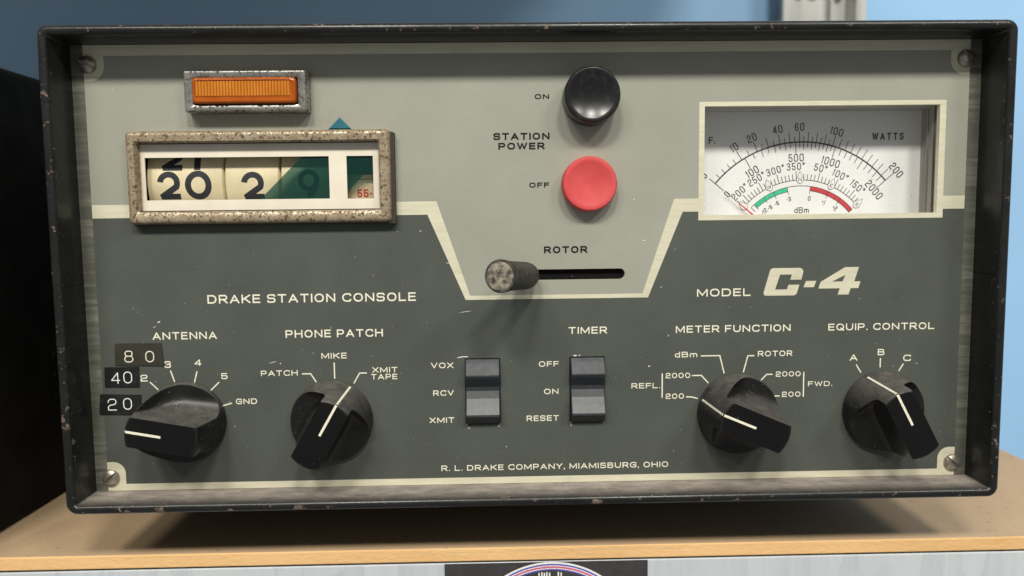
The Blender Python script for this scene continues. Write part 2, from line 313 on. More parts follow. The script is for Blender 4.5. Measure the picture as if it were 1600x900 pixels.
# glyph: (width, [(points, closed, corner radius)])
GL = {
 'A': (1.25, [([(0, 0), (.5, 1), (1, 0)], 0, 0), ([(.17, .3), (.83, .3)], 0, 0)]),
 'B': (1.12, [([(0, 0), (0, 1)], 0, 0), ([(.05, 1), (.93, 1), (.93, .54), (.05, .54)], 0, [0, .24, .24, 0]), ([(.3, .54), (1, .54), (1, 0), (.05, 0)], 0, [0, .26, .26, 0])]),
 'C': (1.2, [([(1, .80), (1, 1), (0, 1), (0, 0), (1, 0), (1, .20)], 0, .4)]),
 'D': (1.2, [([(0, 0), (0, 1), (1, 1), (1, 0)], 1, [0, 0, .42, .42])]),
 'E': (1.0, [([(1, 1), (0, 1), (0, 0), (1, 0)], 0, 0), ([(0, .52), (.92, .52)], 0, 0)]),
 'F': (1.0, [([(1, 1), (0, 1), (0, 0)], 0, 0), ([(0, .5), (.9, .5)], 0, 0)]),
 'G': (1.2, [([(1, .82), (1, 1), (0, 1), (0, 0), (1, 0), (1, .48), (.52, .48)], 0, [0, .36, .36, .36, .3, 0, 0])]),
 'H': (1.2, [([(0, 0), (0, 1)], 0, 0), ([(1, 0), (1, 1)], 0, 0), ([(0, .52), (1, .52)], 0, 0)]),
 'I': (.16, [([(.5, 0), (.5, 1)], 0, 0)]),
 'K': (1.15, [([(0, 0), (0, 1)], 0, 0), ([(1, 1), (.12, .45)], 0, 0), ([(.3, .56), (1, 0)], 0, 0)]),
 'L': (.98, [([(0, 1), (0, 0), (1, 0)], 0, 0)]),
 'M': (1.4, [([(0, 0), (0, 1), (.5, .12), (1, 1), (1, 0)], 0, 0)]),
 'N': (1.2, [([(0, 0), (0, 1), (1, 0), (1, 1)], 0, 0)]),
 'O': (1.25, [([(0, 0), (0, 1), (1, 1), (1, 0)], 1, .42)]),
 'P': (1.1, [([(0, 0), (0, 1)], 0, 0), ([(.05, 1), (1, 1), (1, .42), (.05, .42)], 0, [0, .29, .29, 0])]),
 'Q': (1.25, [([(0, 0), (0, 1), (1, 1), (1, 0)], 1, .42), ([(.62, .3), (1.02, -.06)], 0, 0)]),
 'R': (1.15, [([(0, 0), (0, 1)], 0, 0), ([(.05, 1), (.97, 1), (.97, .44), (.05, .44)], 0, [0, .28, .28, 0]), ([(.5, .44), (1, 0)], 0, 0)]),
 'S': (1.1, [([(.98, .84), (.98, 1), (0, 1), (0, .52), (1, .52), (1, 0), (0, 0), (0, .16)], 0, .25)]),
 'T': (1.12, [([(0, 1), (1, 1)], 0, 0), ([(.5, 1), (.5, 0)], 0, 0)]),
 'U': (1.18, [([(0, 1), (0, 0), (1, 0), (1, 1)], 0, .36)]),
 'V': (1.2, [([(0, 1), (.5, 0), (1, 1)], 0, 0)]),
 'W': (1.6, [([(0, 1), (.25, 0), (.5, .96), (.75, 0), (1, 1)], 0, 0)]),
 'X': (1.15, [([(0, 0), (1, 1)], 0, 0), ([(0, 1), (1, 0)], 0, 0)]),
 'Y': (1.15, [([(0, 1), (.5, .45), (1, 1)], 0, 0), ([(.5, .45), (.5, 0)], 0, 0)]),
 '0': (1.15, [([(0, 0), (0, 1), (1, 1), (1, 0)], 1, .42)]),
 '1': (.42, [([(0, .74), (.7, 1), (.7, 0)], 0, 0)]),
 '2': (1.08, [([(0, .72), (0, 1), (1, 1), (1, .52), (0, .42), (0, 0), (1, 0)], 0, [0, .3, .3, .26, .26, 0, 0])]),
 '3': (1.05, [([(0, .84), (0, 1), (.96, 1), (.96, .53), (.3, .53)], 0, .25), ([(.5, .53), (1, .53), (1, 0), (0, 0), (0, .16)], 0, .25)]),
 '4': (1.15, [([(.78, 0), (.78, 1)], 0, 0), ([(.74, .97), (0, .28), (1, .28)], 0, 0)]),
 '5': (1.05, [([(.94, 1), (.06, 1), (0, .55), (1, .6), (1, 0), (0, 0), (0, .24)], 0, [0, 0, 0, .28, .28, .28, 0])]),
 '6': (1.05, [([(.95, .8), (.95, 1), (0, 1), (0, 0), (1, 0), (1, .56), (.3, .56)], 0, [0, .3, .34, .3, .28, .28, 0])]),
 '8': (1.05, [([(.06, .53), (.06, 1), (.94, 1), (.94, .53)], 1, .25), ([(0, .53), (0, 0), (1, 0), (1, .53)], 1, .25)]),
 '9': (1.05, [([(.05, .2), (.05, 0), (1, 0), (1, 1), (0, 1), (0, .44), (.7, .44)], 0, [0, .3, .34, .3, .28, .28, 0])]),
 'd': (.9, [([(1, 0), (1, 1)], 0, 0), ([(1, .66), (0, .66), (0, 0), (1, 0)], 0, .26)]),
 'm': (1.3, [([(0, 0), (0, .66), (.5, .66), (.5, 0)], 0, [0, 0, .22, 0]), ([(.5, .66), (1, .66), (1, 0)], 0, [0, .22, 0])]),
 '.': (.14, [([(.5, 0), (.5, .02)], 0, 0)]),
 ',': (.16, [([(.6, .03), (.3, -.16)], 0, 0)]),
 '-': (.5, [([(0, .45), (1, .45)], 0, 0)]),
 '+': (.5, [([(0, .5), (1, .5)], 0, 0), ([(.5, .3), (.5, .7)], 0, 0)]),
 '\u00b0': (.72, [(arc(.5, .86, .5, .13, 0, 330, 10), 1, 0)]),
 'o': (.5, [(arc(.5, .2, .5, .2, 0, 330, 10), 1, 0)]),
}
def fillet(P, closed, R):
    if not isinstance(R, (list, tuple)): R = [R]*len(P)
    n = len(P); out = []
    for i in range(n):
        p = Vector(P[i])
        if (not closed and i in (0, n-1)) or R[i] <= 0: out.append(tuple(p)); continue
        a = Vector(P[(i-1) % n])-p; b = Vector(P[(i+1) % n])-p
        ea = 1.0 if (not closed and i-1 == 0) else 0.5; eb = 1.0 if (not closed and i+1 == n-1) else 0.5
        if a.length < 1e-6 or b.length < 1e-6: out.append(tuple(p)); continue
        ang = a.angle(b); d = min(R[i]/math.tan(ang/2), a.length*ea*.98, b.length*eb*.98); r = d*math.tan(ang/2)
        bis = (a.normalized()+b.normalized()).normalized(); c = p+bis*(r/math.sin(ang/2))
        s0 = p+a.normalized()*d-c; s1 = p+b.normalized()*d-c
        t0 = math.atan2(s0.y, s0.x); dt = (math.atan2(s1.y, s1.x)-t0+math.pi) % (2*math.pi)-math.pi
        for q in range(7): out.append((c.x+r*math.cos(t0+dt*q/6), c.y+r*math.sin(t0+dt*q/6)))
    return out
def ribbon(P, closed, t, ext=True):
    P = [Vector(p) for p in P]; Q = [P[0]]
    for p in P[1:]:
        if (p-Q[-1]).length > 1e-5: Q.append(p)
    if closed and (Q[0]-Q[-1]).length < 1e-5: Q.pop()
    P = Q; n = len(P)
    L, Rr = [], []
    for i in range(n):
        pv = P[i-1] if (i or closed) else None; nx = P[(i+1) % n] if (i < n-1 or closed) else None
        if pv is None or nx is None:
            d = ((nx-P[i]) if pv is None else (P[i]-pv)).normalized(); nr = Vector((-d.y, d.x))
            e = d*(t/2 if ext else 0)*(-1 if pv is None else 1)
            L.append(P[i]+nr*t/2+e); Rr.append(P[i]-nr*t/2+e)
        else:
            d0 = (P[i]-pv).normalized(); d1 = (nx-P[i]).normalized(); n0 = Vector((-d0.y, d0.x)); n1 = Vector((-d1.y, d1.x))
            mt = n0+n1; mt = mt.normalized() if mt.length > 1e-4 else n0
            sc = 1/max(mt.dot(n0), .25)
            if sc > 1.55:                                           # sharp corner: bevel the outer side
                turn = d0.x*d1.y-d0.y*d1.x; inn = mt*min(sc, 2.2)*t/2
                if turn > 0: L += [P[i]+inn]*2; Rr += [P[i]-n0*t/2+d0*t*.18, P[i]-n1*t/2-d1*t*.18]
                else: L += [P[i]+n0*t/2+d0*t*.18, P[i]+n1*t/2-d1*t*.18]; Rr += [P[i]-inn]*2
            else: L.append(P[i]+mt*sc*t/2); Rr.append(P[i]-mt*sc*t/2)
    m = len(L); V = L+Rr
    F = [(i, m+i, m+(i+1) % m, (i+1) % m) for i in range(m if closed else m-1)]
    return V, F
def text_layout(txt, h, t, width=None, narrow=1.0, gap=0.3, space=.62):
    xs, x = [], 0.0
    for ch in txt:
        if ch == ' ': x += space*narrow*h; continue
        w = max(GL[ch][0]*narrow*h, t); xs.append((ch, x, w)); x += w+gap*h*narrow
    total = max(x-gap*h*narrow, 1e-6); k = (width/total) if width else 1.0
    out = []
    for ch, x0, w in xs:
        w *= k; x0 *= k
        for P, closed, R in GL[ch][1]:
            iw, ih = max(w-t, 0), h-t
            pts = [(x0+t/2+p[0]*iw, t/2+p[1]*ih) for p in P]
            R2 = [r*h for r in R] if isinstance(R, (list, tuple)) else R*h
            out.append((fillet(pts, closed, R2), closed))
    return out, total*k
def put_text(mb, txt, x, z, h, t, y, width=None, rot=0.0, align='l', mat=0, **kw):
    strokes, tot = text_layout(txt, h, t, width, **kw)
    ox, oz = (0, 0) if align == 'l' else (-tot/2, -h/2)
    c, s_ = math.cos(rot), math.sin(rot)
    for i, (P, closed) in enumerate(strokes):
        V, F = ribbon(P, closed, t); yy = y-0.004*(i % 7)
        mb.add([(x+(p.x+ox)*c-(p.y+oz)*s_, yy, z+(p.x+ox)*s_+(p.y+oz)*c) for p in V], F, mat)
    return mb
def line(mb, pts, t, y, mat=0):
    V, F = ribbon(pts, False, t, False); return mb.add([(p.x, y, p.y) for p in V], F, mat)

# ------------------------------------------------------------------ setting
SHELF = -89.5
MB().box(-2500, 2500, 400, 440, -1500, 2200).build('wall', 'wall_paint')
tag(bpy.data.objects['wall'], kind='structure', label='pale blue painted room wall behind the shelf', cat='wall')

shelf = empty('storage_shelf', (0, 0, SHELF), 'brown fibreboard shelf with galvanised front beam under the old console', 'shelf')
U = (0, 0, -SHELF)                                                   # puts absolute coordinates under the shelf or console root
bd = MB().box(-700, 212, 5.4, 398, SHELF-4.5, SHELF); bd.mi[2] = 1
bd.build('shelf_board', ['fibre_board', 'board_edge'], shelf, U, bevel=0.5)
sc_ = MB()
xs = [-45+i*4.0 for i in range(24)]
for i in range(23):
    if random.random() < .85:
        z = SHELF-1.3+.15*math.sin(i*.8); w = .05+.09*random.random()
        sc_.add([(xs[i], 5.37, z-w), (xs[i+1], 5.37, z-w), (xs[i+1], 5.37, z+w), (xs[i], 5.37, z+w)], [(0, 1, 2, 3)])
ink('pale_line_ink', (0.60, 0.45, 0.25)); sc_.build('pale_line', 'pale_line_ink', shelf, U)  # thin broken pale line along the board's front face
bm = MB().box(-720, 240, 6.3, 8.2, SHELF-60, SHELF-5.2).box(-720, 240, 8.2, 36, SHELF-6.7, SHELF-5.2)
bm.build('front_beam', 'galvanised', shelf, U, bevel=0.6)
MB().box(-700, 165, -2, 398, 330, 345).build('added_shade_board', 'fibre_board', shelf, U, bevel=0.5)  # unseen board, added to cast shade on the left part of the wall

card = empty('badge_card', (-1.5, 6, SHELF-40), 'black card with round red white and blue ringed badge on galvanised beam', 'sign')
CU = (1.5, -6, 40-SHELF)
MB().box(-29.2, 36.0, 5.75, 6.28, SHELF-68, SHELF-5.5).build('card_sheet', 'card_black', card, CU)
bg = MB(); cz = SHELF-5.0-28.9; cx = 5.0; yy = 5.73
rings = [(28.6, 28.0, 0), (28.0, 27.45, 1), (27.45, 27.2, 0), (27.2, 26.55, 2), (26.55, 26.3, 0), (26.3, 25.85, 1)]
for ro, ri, m in rings: bg.sheet(circle(cx, cz, ro, 96), yy, [circle(cx, cz, ri, 96)], m)
for i, dx in enumerate((-4.2, -3.3, -2.5, -1.7, -.8, 2.0, 2.9)):
    bg.box(cx+dx, cx+dx+.42, yy-.01, yy, cz+21.2, cz+25.05+.2*(i % 2), 0)
bg.build('ring_badge', ['white_ink', 'blue_ink', 'pink_ink'], card, CU)

post = empty('slotted_upright', (252, 385, -400), 'galvanised slotted steel upright standing against the blue wall', 'shelf upright')
PU = (-252, -385, 400)
slots = [rrect(229, 240, z, z+13, 5) for z in range(-300, 700, 30)]
MB().slab([(213, -400), (247, -400), (247, 760), (213, 760)], 372, 374, slots).build('front_flange', 'dull_zinc', post, PU)
MB().box(247.2, 250, 366, 396, -400, 760).box(250, 266, 381, 383, -400, 760).box(266.2, 268.5, 364, 396, -400, 760).box(268.5, 274, 364, 366, -400, 760).build('ribbed_channel', 'dull_zinc', post, PU, bevel=.6)
MB().box(218, 242, 383, 396, -400, 760).build('back_web', 'dull_zinc', post, PU, bevel=.6)
for x, z in ((224.6, 184), (244, 185), (224.6, 154), (244, 155)): MB().revolve([(2.7, 0), (2.7, 1.6), (1.6, 2.6), (.001, 2.8)], 20, origin=(x, 372, z)).build('bolt', 'bare_steel', post, PU, smooth=40)
for z in (100, 160, 186, 330): MB().revolve([(4, 0), (4, 3.2), (2.6, 4.2), (0, 4.4)], 6, origin=(258, 381, z)).build('bolt', 'bare_steel', post, PU)

# neighbour case: same height, its flat side turned to the gap
nb = empty('equipment_case', (-315, 140, SHELF), 'plain black equipment case at far left beside the console', 'equipment case')
NU = (315, -140, -SHELF)
def shell(mb, hw, zh, r, y_front, y_back, th, y_in, cx=0.0, cz=0.0):
    prof = [(0, y_back), (0, y_front+1.0)]
    for i in range(7):
        a = math.pi*i/6; prof.append((th/2-th/2*math.cos(a), y_front+1.0-1.0*math.sin(a)))
    prof.append((th, y_in))
    loops = [[(x, y, z) for x, z in rrect(cx-hw+o, cx+hw-o, cz-zh+o, cz+zh-o, max(r-o, .9))] for o, y in prof]
    return mb.loft(loops, 0, True, False)
shell(MB(), 137, 79.3, 3, -12.5, 300, 2.2, 2, cx=-317, cz=-10.1).build('case_shell', 'matte_black', nb, NU, smooth=35)
MB().box(-451, -183, 0, 1.5, -86.5, 66).build('front_panel', 'dark_paint', nb, NU)
hd = MB()
for z in (-52, -44, -36): hd.slab(rrect(60, 240, z, z+3, 1.4), -1, 1)
lv_ = MB(); lv_.v = [(-179.6-y*.3, x, z) for x, y, z in hd.v]; lv_.f, lv_.mi = hd.f, hd.mi
lv_.build('vent_slots', 'dark_void', nb, NU)

# ------------------------------------------------------------------ the console
con = empty('station_console', (0, 0, SHELF), 'old two tone grey radio station console with meter knobs and red button', 'radio console')
case = shell(MB(), 137.2, 69.4, 3.2, -12.5, 300, 2.7, 0.8).build('case_shell', 'case_paint', con, U, smooth=35)
for sx in (-1, 1):
    sm = MB(); sm.box(sx*137.23-.02, sx*137.23+.02, -11, 299, -3.1, -2.9); sm.box(min(sx*134.44, sx*134.52), max(sx*134.44, sx*134.52), -11, 0, -3.1, -2.9)
    sm.build('seam', 'dark_void', case)
for x in (-118, 118):
    for y in (95, 270): MB().revolve([(8, 0), (9, 20.6), (0, 20.8)], 24, origin=(x, y, SHELF), axis=(0, 0, 1)).build('foot', 'dusty_rubber', con, U, smooth=40)

# front panel: bare plate, two paint fields, openings with real wall thickness
slot = rrect(-13.5, 27.6, -3.75, -.45, 1.6, 5)
meter_open = [(51.4, 15.3), (122.5, 15.3), (122.5, 47.6), (51.4, 47.6)]
read_open = [(-115.6, 18.6), (-45.6, 18.6), (-45.6, 37.6), (-115.6, 37.6)]
sw1 = [(-21.4, -47.95), (-10.6, -47.95), (-10.6, -27.3), (-21.4, -27.3)]; sw2 = [(10.55, -47.95), (21.4, -47.95), (21.4, -27.3), (10.55, -27.3)]
holes = [slot, meter_open, read_open, sw1, sw2]
fp = MB()
fp.sheet([(-130.9, -66.6), (131.0, -66.6), (131.0, 66.6), (-130.9, 66.6)], 0, holes, 0)
fp.sheet([(-134.6, -66.6), (-130.9, -66.6), (-130.9, 66.6), (-134.6, 66.6)], 0, [], 1); fp.sheet([(131.0, -66.6), (134.6, -66.6), (134.6, 66.6), (131.0, 66.6)], 0, [], 1)
for h in holes: fp.wall(h, 0, 1.6, 0)
def corner(cx, cz, qx, qz, x_in, z_in, r, n=8):
    """outline round a screw pad, from the vertical border to the horizontal one (or back)"""
    a0 = math.atan2(0, qx); P = [(cx, z_in)]
    P = []
    for i in range(n+1):
        t = math.pi/2*i/n; P.append((x_in-qx*r+qx*r*math.sin(t), z_in-qz*r+qz*r*math.cos(t)))
    return P                                                          # starts at (x_in-qx*r, z_in), ends at (x_in, z_in-qz*r)
Lx, Rx, Tz, Bz = -130.9, 131.0, 63.5, -64.5
tl = corner(0, 0, 1, -1, -125.0, 56.3, 4.2); tr = corner(0, 0, -1, -1, 125.2, 56.3, 4.2)
bl = corner(0, 0, 1, 1, -125.4, -57.6, 3.6); br = corner(0, 0, -1, 1, 125.6, -57.6, 3.6)
MO, MI = (49.75, 13.75), (124.4, 49.0)
# the readout opening cuts through the grey field and its lower stripe, so notch the outline instead of using a hole
grey = [(Lx, 20.4), (Lx, 56.3)]+tl+[(-125.0, Tz), (125.2, Tz)]+tr[::-1]+[(Rx, 56.3), (Rx, 20.4), (124.4, 20.4), (124.4, 49.0), (49.75, 49.0), (49.75, 20.4), (42.4, 20.4), (32.9, -8.1), (-19.4, -8.1), (-29.0, 20.4), (-45.6, 20.4), (-45.6, 37.6), (-115.6, 37.6), (-115.6, 20.4)]
fp.sheet(grey, -.04, [slot], 2)
dark = [(Lx, 16.4), (Lx, -57.6)]+bl+[(-125.4, Bz), (125.6, Bz)]+br[::-1]+[(Rx, -57.6), (Rx, 16.4), (124.4, 16.4), (124.4, 13.75), (49.75, 13.75), (49.75, 16.4), (45.0, 16.4), (34.6, -9.4), (-20.8, -9.4), (-31.8, 16.4)]
fp.sheet(dark, -.04, [sw1, sw2], 3)
# nicks and scratches in the paint
for x, z, l, a, w in [(-113.0, -14.8, 1.0, .3, .35), (-114.4, -16.3, 1.2, .35, .12), (-117.9, -21.2, .3, 0, .25), (-79.5, -27.6, 2.6, .25, .14), (-77.2, -28.0, .4, 0, .3), (-22.6, -26.9, 2.6, .18, .28), (-21.0, -26.8, 1.6, .05, .3), (12.3, -26.95, 1.3, .1, .4), (13.6, -26.9, .6, .5, .3),
                      (-25.5, 1.8, 2.6, -.05, .15), (-21, -13, 4.2, .12, .13), (-34, 11.5, .4, 0, .3), (33.3, 7.9, 1.6, .25, .16), (30.2, 20.2, .5, .4, .25), (35, -30.6, .7, 0, .35), (38.6, -6.3, .5, 0, .2), (-49.5, 33, .8, 0, .16), (-70, 44.5, .5, 1.2, .2), (40.9, -21.3, .4, .8, .25), (-20.4, -49.0, .8, .2, .18), (-11.2, -48.5, .5, 0, .25), (11.0, -48.6, .5, 0, .25), (5.4, -38.0, .4, .4, .3), (118, -31, .5, .3, .2), (-9, -55, .3, 0, .25), (42.5, 12.5, 1.4, -.3, .12)]:
    c, s_ = math.cos(a), math.sin(a); P = [(-l/2, 0), (-l/6, w/2), (l/4, w/2.6), (l/2, 0), (l/5, -w/2), (-l/4, -w/3)]
    fp.sheet([(x+u*c-v*s_, z+u*s_+v*c) for u, v in P], -.06, [], 4)
for i in range(60):                                                  # settled specks
    x, z = random.uniform(-128, 128), random.uniform(-62, 60); r = random.uniform(.05, .13)
    fp.sheet([(x+r*math.cos(q*1.257), z+r*random.uniform(.6, 1)*math.sin(q*1.257)) for q in range(5)], -.062-.001*(i % 5), [], 5)
panel = fp.build('front_panel', ['bare_border', 'shaded_scuffed_border', 'grey_paint', 'dark_paint', 'white_ink', 'pale_ink'], con, U)

def letter(txt, x0, x1, z, h, mat, bold=.168):
    mb = MB(); put_text(mb, txt, x0, z, h, max(h*bold, .2), -.075, width=x1-x0); return mb.build('lettering', mat, panel)
CREAM = [("DRAKE STATION CONSOLE", -98.22, -35.8, -9.46, 2.60), ("ANTENNA", -115.07, -95.94, -20.17, 2.25), ("PHONE PATCH", -75.31, -46.0, -20.18, 2.34), ("MIKE", -64.75, -57.11, -26.72, 1.76), ("PATCH", -83.17, -72.09, -31.76, 1.67),
 ("XMIT", -49.49, -41.87, -31.26, 1.68), ("TAPE", -49.94, -41.98, -33.36, 1.68), ("VOX", -31.67, -24.9, -30.20, 1.71), ("RCV", -31.19, -24.93, -38.74, 1.69), ("XMIT", -32.44, -24.89, -47.18, 1.70), ("OFF", 1.2, 7.27, -30.24, 1.67), ("ON", 2.7, 7.14, -38.77, 1.67),
 ("RESET", -2.69, 7.17, -47.11, 1.73), ("TIMER", 10.36, 22.1, -20.28, 2.13), ("R. L. DRAKE COMPANY, MIAMISBURG, OHIO", -29.15, 41.09, -62.34, 1.74), ("METER FUNCTION", 43.19, 78.49, -20.43, 2.17), ("dBm", 42.93, 49.83, -28.01, 1.72), ("ROTOR", 68.54, 79.2, -28.12, 1.73),
 ("2000", 40.13, 47.72, -34.47, 1.68), ("200", 40.17, 45.83, -40.91, 1.68), ("REFL.", 29.6, 38.43, -37.48, 1.65), ("2000", 74.21, 81.92, -34.50, 1.64), ("200", 76.2, 82.0, -40.87, 1.63), ("FWD.", 84.28, 91.8, -37.67, 1.54), ("EQUIP. CONTROL", 90.18, 123.05, -20.41, 2.10),
 ("A", 97.1, 99.45, -29.87, 1.95), ("B", 105.75, 107.82, -28.31, 1.93), ("C", 113.72, 116.16, -30.24, 1.94), ("MODEL", 49.57, 65.98, -9.39, 2.35), ("2", -119.37, -117.26, -32.84, 2.06), ("3", -111.95, -110.05, -28.77, 2.04), ("4", -103.03, -100.92, -28.29, 1.92), ("5", -95.15, -93.23, -32.50, 1.85), ("GND", -91.06, -84.68, -40.30, 1.70)]
BLACK = [("ON", .67, 4.92, 50.08, 1.49), ("STATION", -11.74, 4.97, 38.23, 2.07), ("POWER", -10.31, 3.48, 35.39, 2.03), ("OFF", -1.21, 4.73, 24.07, 1.54), ("ROTOR", 3.04, 16.16, 4.36, 2.12)]
for a in CREAM: letter(*a, 'cream_ink')
for a in BLACK: letter(*a, 'black_ink', .235)
for P in [[(-70.8, -31.27), (-68.19, -31.27), (-66.54, -33.88)], [(-60.97, -27.94), (-60.97, -32.89)], [(-51.19, -31.31), (-53.38, -31.31), (-55.22, -34.47)], [(50.93, -27.66), (56.78, -27.66), (58.21, -33.22)], [(67.46, -27.83), (65.46, -27.83), (64.12, -32.98)],
          [(48.28, -33.72), (51.13, -33.72), (53.34, -36.14)], [(46.5, -40.35), (48.29, -40.42), (50.08, -40.95)], [(73.2, -33.73), (71.35, -33.73), (69.65, -35.53)], [(75.51, -40.54), (73.92, -40.54)], [(39.08, -32.91), (39.08, -40.53)], [(82.9, -33.14), (82.9, -40.97)],
          [(99.15, -31.11), (100.68, -33.63)], [(106.63, -29.2), (106.63, -32.11)], [(113.86, -31.04), (112.46, -33.36)], [(-116.6, -33.06), (-114.23, -35.46)], [(-110.27, -29.63), (-109.21, -33.08)], [(-102.34, -29.95), (-103.27, -33.4)], [(-95.85, -33.4), (-98.7, -36.11)], [(-92.24, -39.92), (-95.56, -40.83)]]:
    line(MB(), P, .36, -.07).build('pointer_mark', 'cream_ink', panel)
lg = MB()
def rpoly(P, R): return fillet(P, True, R)
lg.sheet(rpoly([(72.05, -1.0), (82.4, -1.0), (81.5, -4.6), (78.1, -4.6), (78.6, -3.0), (74.95, -3.0), (73.5, -7.53), (77.1, -7.53), (77.6, -6.13), (80.95, -6.13), (80.0, -9.4), (69.7, -9.4)], [1.2, 1.2, 0, 0, 0, 0, 0, 0, 0, 0, 1.2, .8]), -.075)
lg.sheet([(82.9, -5.03), (86.1, -5.03), (85.42, -6.95), (82.22, -6.95)], -.075)
lg.sheet([(94.9, -.97), (99.15, -.97), (97.8, -5.35), (99.75, -5.35), (99.1, -7.42), (96.75, -7.42), (96.15, -9.35), (92.8, -9.35), (93.4, -7.42), (86.8, -7.42), (87.45, -5.4)], -.075, [[(95.05, -3.32), (94.22, -5.33), (90.95, -5.33)]])
lg.build('lettering', 'bare_border', panel)

# near-black boxes behind the openings, standing in for the shade inside
inner = MB().box(-24, 30, 1.7, 26, -6, 2).box(-24, -8, 1.8, 22, -50, -25).box(8, 24, 1.8, 22, -50, -25)
inner.build('shade_backing', 'dark_void', con, U)

# corner screws
body = MB().revolve([(2.65, -.2), (2.65, .25), (2.4, .8), (1.7, 1.25), (.8, 1.48), (.001, 1.52)], 32)
cut = MB().box(-4, 4, -3, -.75, -.36, .36)
me = boolean_cut(body, [cut]); me.materials.append(M['screw_metal'])
for i, (x, z, a) in enumerate([(-129.7, 61.0, .4), (129.7, 61.0, 1.2), (-129.9, -62.5, -.75), (130.2, -62.5, .82)]):
    o = link('screw', me if i == 0 else me.copy(), con, (x, 0, z-SHELF), smooth=30); o.rotation_euler = (0, a, 0)

# indicator lamp
il = MB(); ic = (-82.9, 52.4)
def rl(hw, hz, r, h): return [(x, -h, z) for x, z in rrect(ic[0]-hw, ic[0]+hw, ic[1]-hz, ic[1]+hz, r, 3)]
il.loft([rl(17.7, 5.95, .4, 0), rl(17.6, 5.85, .5, 4.2), rl(17.2, 5.5, .4, 4.9), rl(16.8, 5.1, .3, 5.0), rl(15.1, 3.95, .6, 4.6), rl(15.0, 3.9, .6, 2)])
ind = il.build('indicator_lamp', 'pitted_chrome', con, U, smooth=30)
le = MB(); lc = rrect(-97.85, -68.2, 48.75, 56.15, .8, 4)
def ll(d, h): return [(x, -h, z) for x, z in rrect(-97.8+d, -68.3-d, 48.8+d, 56.1-d, .9, 4)]
le.loft([ll(0, 2), ll(0, 5.3), ll(.25, 5.7), ll(.7, 5.85), ll(1.0, 5.5)], 0, False, True)
for i in range(31):
    x = -96.4+i*.868; le.loft([[(x+.3*math.cos(t)*1.05, -5.5-.34*math.sin(t), z) for t in (0, .6, 1.2, 1.57, 1.94, 2.54, 3.1416)] for z in (50.9, 55.0)], 1, True, True, closed=False)
le.build('amber_lens', ['amber_lens', 'amber_rib'], ind, smooth=40)

# clock readout
ro = MB(); fx = (-118.6, -42.0, 14.4, 41.45)
def fl(l, r, b, t, rad, h): return [(x, -h, z) for x, z in rrect(fx[0]+l, fx[1]-r, fx[2]+b, fx[3]-t, rad, 4)]
ro.loft([fl(0, 0, 0, 0, 1.2, .1), fl(0, 0, 0, 0, 1.2, 2.6), fl(.2, .2, .2, .2, 1.2, 3.4), fl(.8, .8, .8, .8, 1, 3.95), fl(1.4, 1.4, 1.4, 1.4, .8, 4.05), fl(2.5, 2.9, 3.0, 3.0, .5, 3.9), fl(2.9, 3.4, 3.7, 3.5, .4, 3.3), fl(2.95, 3.45, 3.75, 3.55, .4, .55)])
frame = ro.build('readout_frame', 'rusty_metal', con, U, smooth=35)
gk = MB(); gk.slab([(-117.5, 14.0), (-40.9, 14.0), (-40.9, 40.5), (-42.4, 40.9), (-42.4, 41.0), (-117.5, 41.0)], -2.6, -.15, [[(-115.8, 18.4), (-45.4, 18.4), (-45.4, 37.8), (-115.8, 37.8)]])
gk.build('gasket', 'dark_gasket', frame)
mk = MB(); mk.slab([(-115.75, 18.05), (-45.4, 18.05), (-45.4, 37.95), (-115.75, 37.95)], -.75, -.3, [[(-114.4, 21.5), (-60.5, 21.5), (-60.5, 33.95), (-114.4, 33.95)][:], [(-55.3, 21.4), (-47.5, 21.4), (-47.5, 33.95), (-55.3, 33.95)]])
mk.build('mask_card', 'mask_card', frame)
tf = MB(); tf.slab([(-57.0, 45.2), (-45.5, 33.7), (-45.5, 28.7), (-50.2, 28.6), (-60.7, 18.1), (-84.7, 18.1)], -.2, -.12)
tag(tf.build('teal_tape', 'teal_film', con, U), 'torn teal tape poking out above the rusty readout frame')
def drum_point(x, arcz, R, cy, cz, dy=0.0):
    a = arcz/R; return (x, cy-(R+dy)*math.cos(a), cz+(R+dy)*math.sin(a))
k = NT('teal_tape'); k.base(k.mix(k.ramp(k.noise(300, 4), 0.3, 0.8), (0.012, 0.115, 0.16), (0.02, 0.15, 0.19)), 0.4); M['teal_tape'] = k.m
MB().slab([(-57.0, 45.25), (-53.9, 42.1), (-60.1, 42.1)], -.32, -.21).build('folded_tip', 'teal_tape', bpy.data.objects['teal_tape'])
DR, DY, DZ = 17.0, 19.2, 27.4
def drum(x0, x1, mat, digits):
    prof = [(DR-.5, x0), (DR, x0+.35), (DR, x1-.35), (DR-.5, x1)]
    d = MB().revolve(prof, 120, origin=(0, DY, DZ), axis=(1, 0, 0)).build('number_drum', mat, con, U, smooth=40)
    g = MB()
    for P, closed, t, xo, zo in digits:
        P = [tuple(Vector(a).lerp(Vector(b), q/6)) for a, b in zip(P, P[1:]) for q in range(6)]+[P[-1]]
        V, F = ribbon(P, closed, t, False)
        g.add([drum_point(xo+p.x, zo+p.y-DZ, DR, DY, DZ, .05) for p in V], F)
    g.build('numeral', 'drum_ink', d)
def two(w, h, t): 
    r = w/2-t/2; cy = h-r-t/2
    P = arc(w/2, cy, r, r, 175, -28, 22); return P+[(t*.72, t/2), (w, t/2)]
D2 = two(6.5, 8.1, 1.5); D0 = arc(0, 0, 3.05, 3.4, 0, 352, 44); D1 = [(0, 8.1), (0, 0)]
drum(-115.5, -92.75, 'aged_drum', [(D2, 0, 1.75, -112.2, 21.9), (D0, 1, 1.8, -100.2, 26.0), (D2, 0, 1.75, -111.3, 30.5), (D1, 0, 1.9, -100.4, 30.5)])
